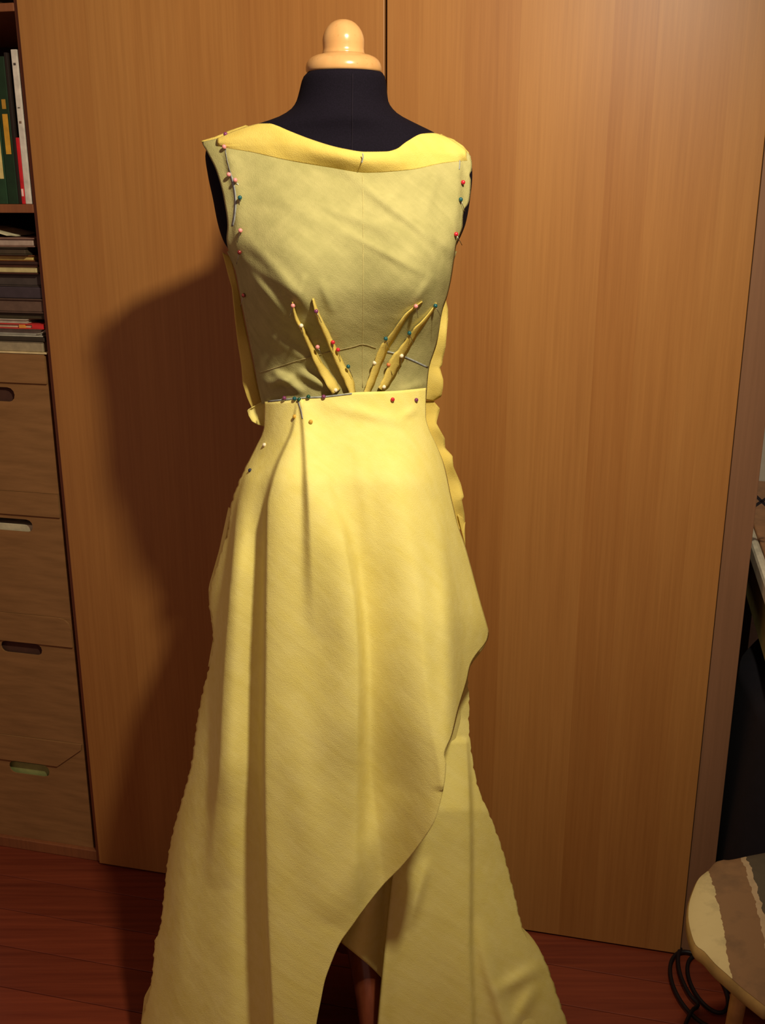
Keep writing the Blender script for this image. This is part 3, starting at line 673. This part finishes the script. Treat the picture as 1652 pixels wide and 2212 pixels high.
# pins: round coloured heads on steel shafts
PC = {'pink': (226, 142, 140), 'purple': (120, 56, 96), 'red': (196, 34, 50), 'teal': (28, 84, 88), 'white': (232, 220, 190), 'gold': (206, 160, 62), 'maroon': (110, 34, 30), 'navy': (40, 44, 72), 'green': (26, 76, 58), 'orange': (206, 120, 70)}
PM = {k_: plain('pin_head_'+k_, c, 0.15, 0.6, 0.02) for k_, c in PC.items()}
STEEL = plain('pin_steel', (170, 168, 160), 0.25, 0.5, 0.02, 40, 0, 1.0)
pins = [
 (487,290,'purple','b','purple-headed pin on top of the left shoulder seam'),
 (484,317,'pink','b','pink-headed pin just under the left shoulder seam'),
 (494,377,'pink','b','pink-headed pin at the top of the blue armhole chalk line, nearer the edge'),
 (508,389,'pink','b','pink-headed pin right of the top of the blue armhole chalk line'),
 (518,427,'teal','b','teal-headed pin right of the blue armhole chalk line'),
 (519,498,'pink','b','pink-headed pin below the left armhole chalk line'),
 (517,545,'maroon','b','dull red pin at the left underarm'),
 (526,638,'maroon','b','dark red pin halfway down the left bodice side seam'),
 (633,660,'pink','b','pink-headed pin at the tip of the far left dart'),
 (651,703,'white','b','white-headed pin on the upper far left dart'),
 (686,749,'pink','b','pink-headed pin halfway down the far left dart'),
 (683,672,'purple','b','purple-headed pin at the tip of the second dart from the left'),
 (719,739,'red','b','red pin, upper of the pair beside the second dart from the left'),
 (730,755,'red','b','red pin, lower of the pair beside the second dart from the left'),
 (752,791,'teal','b','teal-headed pin beside the lower end of the second dart from the left'),
 (725,842,'white','b','white-headed pin at the foot of the far left dart'),
 (898,661,'pink','b','pink-headed pin at the tip of the third dart from the left'),
 (940,660,'teal','b','teal-headed pin at the tip of the far right dart'),
 (884,719,'teal','b','teal-headed pin halfway down the far right dart'),
 (833,731,'teal','b','teal-headed pin halfway down the third dart from the left'),
 (867,768,'white','b','white-headed pin where the blue chalk line meets the far right dart'),
 (809,783,'white','b','pale pin low on the left edge of the third dart from the left'),
 (839,787,'orange','b','dull orange pin low between the two right darts'),
 (829,835,'white','b','white-headed pin at the foot of the far right dart'),
 (614,860,'purple','s','purple-headed pin at the left end of the waist seam'),
 (636,861,'teal','s','teal-headed pin on the waist seam just left of the pleat top'),
 (646,863,'green','s','green-headed pin at the very top of the pleat'),
 (666,857,'green','s','dark green pin on the waist seam right of the pleat'),
 (699,857,'purple','s','plum-headed pin on the waist seam below the far left dart'),
 (848,863,'red','s','bright red pin on the skirt yoke, right of centre'),
 (899,864,'purple','s','plum-headed pin at the right end of the skirt yoke'),
 (636,900,'gold','s','gold-headed pin on the pleat just below the waist, left one'),
 (671,911,'gold','s','gold-headed pin right of the pleat below the waist'),
 (571,961,'white','s','pale gold pin on the left hip, upper of two'),
 (540,1016,'navy','s','dark blue pin on the left hip seam, lower of two'),
 (1000,394,'red','b','red pin highest on the right armhole'),
 (995,431,'teal','b','teal-headed pin in the middle of the right armhole'),
 (985,506,'red','b','dull red pin lowest on the right armhole'),
]
ico = bmesh.new(); bmesh.ops.create_uvsphere(ico, u_segments=14, v_segments=8, radius=1.0)
ico.verts.index_update(); SPV = [v.co.copy() for v in ico.verts]; SPF = [tuple(v.index for v in f.verts) for f in ico.faces]; ico.free()
for u, v, c, srf, lab in pins:
    p = Vector(on_bodice(u, v, 0.006) if srf == 'b' else on_skirt(u, v, 0.0026))
    on_dart = srf == 'b' and 625 < u < 945 and v > 655
    if on_dart: p.y -= 0.003
    r = 0.0027
    pin = thing('dressmaking_pin', lab, 'pin', p, 'coloured pins in the dress')
    mesh('pin_head', [p + x*r for x in SPV], SPF, PM[c], pin)
    d = Vector((random.uniform(-.5, .5), 0.30, -.8)).normalized()
    V, Fc = tube([p + d*0.002, p + d*0.016], 0.0004, 6)
    mesh('pin_shaft', V, Fc, STEEL, pin)

# ------------------------------------------------------------------ right side: desk, board, cloth, stool, cable
def fpoly(name, pts, z0, z1, mat, parent=None, smooth=False):
    n = len(pts); V = [Vector((x, y, z0)) for x, y in pts] + [Vector((x, y, z1)) for x, y in pts]
    Fc = [tuple(range(n))[::-1], tuple(range(n, 2*n))] + [(i, (i+1) % n, n+(i+1) % n, n+i) for i in range(n)]
    return mesh(name, V, Fc, mat, parent, smooth)
DZ = 0.74
dk = thing('desk', 'white-edged desk with tan top beside the right end of the wardrobe', 'desk', W(1.8, 0.3, 0))
ds0 = 1.235
wbox('desk_top', ds0+0.016, 2.28, -0.12, 0.64, DZ-0.026, DZ, flat('tan_top', (176, 128, 88), 0.4), dk, 0.002)
wbox('rounded_edge', ds0, ds0+0.0155, -0.12, 0.64, DZ-0.034, DZ+0.001, flat('white_edge', (226, 218, 192), 0.35), dk, 0.007)
wbox('apron', ds0+0.008, ds0+0.024, -0.10, 0.62, DZ-0.12, DZ-0.0345, flat('olive_apron', (150, 142, 88), 0.5), dk, 0.002)
for s_, o_ in ((ds0+0.03, 0.58), (2.22, 0.58), (2.22, -0.08)):
    wbox('leg', s_, s_+0.04, o_, o_+0.04, 0, DZ-0.026, flat('dark_leg', (48, 40, 40), 0.5), dk, 0.002)
bd = thing('white_board', 'white board marked with a black X standing on the desk', 'board', W(1.5, 0.118, DZ))
wbox('panel', 1.262, 1.80, 0.112, 0.122, DZ+0.0005, DZ+0.62, flat('white_card', (226, 218, 200), 0.7), bd, 0.001)
sX, zX = wpx(1645, 1083, 0.112); BLK = flat('black_ink', (26, 22, 28), 0.6)
for sg in (1, -1):
    c = W(sX, 0.1112, zX); dx = T*0.013 + Vector((0, 0, sg*0.011)); px = T*(-0.0016*sg) + Vector((0, 0, 0.0019))
    V = [c-dx-px, c+dx-px, c+dx+px, c-dx+px]; V = V + [q + N*0.0006 for q in V]
    mesh('ink_stroke', V, BOXF, BLK, bd, False)
# dark cloth bag against the desk's end
bagc = flat('black_cloth', (22, 20, 28), 0.9)
pts = np.zeros((24, 40, 3))
for i in range(24):
    a = i/23
    for j in range(40):
        q = 2*math.pi*j/40; rx = (0.088 + .012*math.sin(a*2.2))*(1+.06*math.sin(5*q+3*a)); ry = (0.20 + .03*a)*(1+.05*math.sin(4*q))
        if i in (0, 23): rx *= .55; ry *= .6
        p = W(1.318 + rx*math.cos(q), 0.06 + ry*math.sin(q), 0.002 + 0.565*(1-a)); pts[i, j] = p
bag = thing('cloth_bag', 'black cloth bag standing under the end of the desk', 'bag', W(1.318, 0.06, 0))
V = list(pts.reshape(-1, 3)); mesh('body', V, gridfaces(24, 40, True) + [tuple(range(40)), tuple(23*40+k_ for k_ in range(40))], bagc, bag)
for o_ in (0.06, 0.16):
    path = spline([W(1.298, o_-0.09, .56), W(1.29, o_-.085, .59), W(1.31, o_-.07, .602), W(1.34, o_-.055, .59), W(1.35, o_-.05, .56)], 6)
    V, Fc = tube(path, 0.006, 8); mesh('handle', V, Fc, bagc, bag)
# stool with a worn, stained cloth seat, light and shade painted in bands
SZ = 0.44
outl = [(1652,1838),(1610,1846),(1588,1851),(1566,1855),(1548,1856),(1530,1875),(1510,1892),(1497,1920),(1489,1946),(1487,1975),(1492,2005),(1503,2035),(1522,2050),(1545,2076),(1570,2098),(1600,2125),(1625,2145),(1652,2166)]
top = [floorpt(u, v, SZ) for u, v in outl]
cx = top[0].x + 0.035; right = [Vector((2*cx - p.x, p.y*0.5 + (top[0].y + top[-1].y - p.y*1.0)*0.0 + p.y*0.5, SZ)) for p in top[::-1]]
loop = spline(top, 3) + spline(right, 3)
cen = sum(loop, Vector())/len(loop)
st = thing('stool', 'low stool with stained patchwork cloth seat, lit and shaded bands painted on, at lower right corner', 'stool', (cen.x, cen.y, 0))
k = NT('stained_cloth_lit_shaded', 0.8, 0.15)
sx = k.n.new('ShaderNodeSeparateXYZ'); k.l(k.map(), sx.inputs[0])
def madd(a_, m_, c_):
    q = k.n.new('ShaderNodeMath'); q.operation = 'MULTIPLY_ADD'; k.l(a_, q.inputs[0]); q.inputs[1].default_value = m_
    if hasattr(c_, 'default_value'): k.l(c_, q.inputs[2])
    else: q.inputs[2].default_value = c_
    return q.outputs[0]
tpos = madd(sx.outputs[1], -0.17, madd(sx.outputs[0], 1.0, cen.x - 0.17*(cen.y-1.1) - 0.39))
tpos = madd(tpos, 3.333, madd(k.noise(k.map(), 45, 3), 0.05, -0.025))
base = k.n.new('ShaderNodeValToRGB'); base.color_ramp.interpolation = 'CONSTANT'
e = base.color_ramp.elements; e[0].position = 0; e[0].color = lin((206, 190, 136)); e[1].position = .145; e[1].color = lin((136, 106, 74))  # cream paints the lit part of the seat, brown the shaded part
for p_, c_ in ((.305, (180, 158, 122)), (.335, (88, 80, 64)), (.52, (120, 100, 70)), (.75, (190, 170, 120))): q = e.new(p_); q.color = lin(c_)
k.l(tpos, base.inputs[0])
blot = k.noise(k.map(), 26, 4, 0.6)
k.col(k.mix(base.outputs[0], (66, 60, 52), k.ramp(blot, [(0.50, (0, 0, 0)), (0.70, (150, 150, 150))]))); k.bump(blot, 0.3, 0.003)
def seat_ring(f, z): return [cen + Vector(((p.x-cen.x)*f, (p.y-cen.y)*f, z-SZ)) for p in loop]
nl = len(loop)
rings = [seat_ring(f, z) for f, z in ((.02, SZ+.010), (.3, SZ+.010), (.6, SZ+.008), (.85, SZ+.005), (.96, SZ+.001), (1.0, SZ-.004))]
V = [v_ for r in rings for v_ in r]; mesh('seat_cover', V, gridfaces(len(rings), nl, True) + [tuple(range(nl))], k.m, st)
rings = [seat_ring(f, z) for f, z in ((.995, SZ-.004), (1.012, SZ-.008), (1.012, SZ-.020), (1.0, SZ-.024), (.93, SZ-.025))]
V = [v_ for r in rings for v_ in r]; mesh('seat_edge', V, gridfaces(len(rings), nl, True) + [tuple((len(rings)-1)*nl + q for q in range(nl))], flat('worn_edge', (160, 130, 74), 0.7), st)
LG = flat('pale_wood_leg', (176, 136, 82), 0.45)
for dx, dy in ((-0.010, -0.145), (0.085, 0.10), (-0.06, 0.09)):
    V, Fc = tube([(cen.x+dx, cen.y+dy*.8, SZ-.024), (cen.x+dx*1.25, cen.y+dy*.95, 0.0)], [.013, .010], 12); mesh('leg', V, Fc, LG, st)
q = floorpt(1566, 2118, SZ-.03); V, Fc = tube([q + Vector((0, .012, .012)), q + Vector((0, .004, .002)), q + Vector((0, .002, -.006))], .003, 8); tag(mesh('tie_end', V, Fc, flat('pink_tie', (196, 136, 96)), st), 'small pink tie end')
# cable lying in loops on the floor
cp = []
for i in range(60):
    a = i/59*2*math.pi*2.6; rr = 1-.25*math.sin(a*.37)
    c = floorpt(1520, 2130, 0.004)
    cp.append(c + Vector((.042*rr*math.cos(a)+.01*math.sin(a*.5), .085*rr*math.sin(a), .0005+.0075*i/59)))
cp += [floorpt(1490, 2190, .012), floorpt(1470, 2260, .006), floorpt(1500, 2330, .004)]
V, Fc = tube(spline(cp, 3), .0035, 8); cb = mesh('power_cable', V, Fc, flat('black_rubber', (24, 18, 20), 0.5)); tag(cb, 'thin black cable coiled on the floor beside the stool', 'cable')
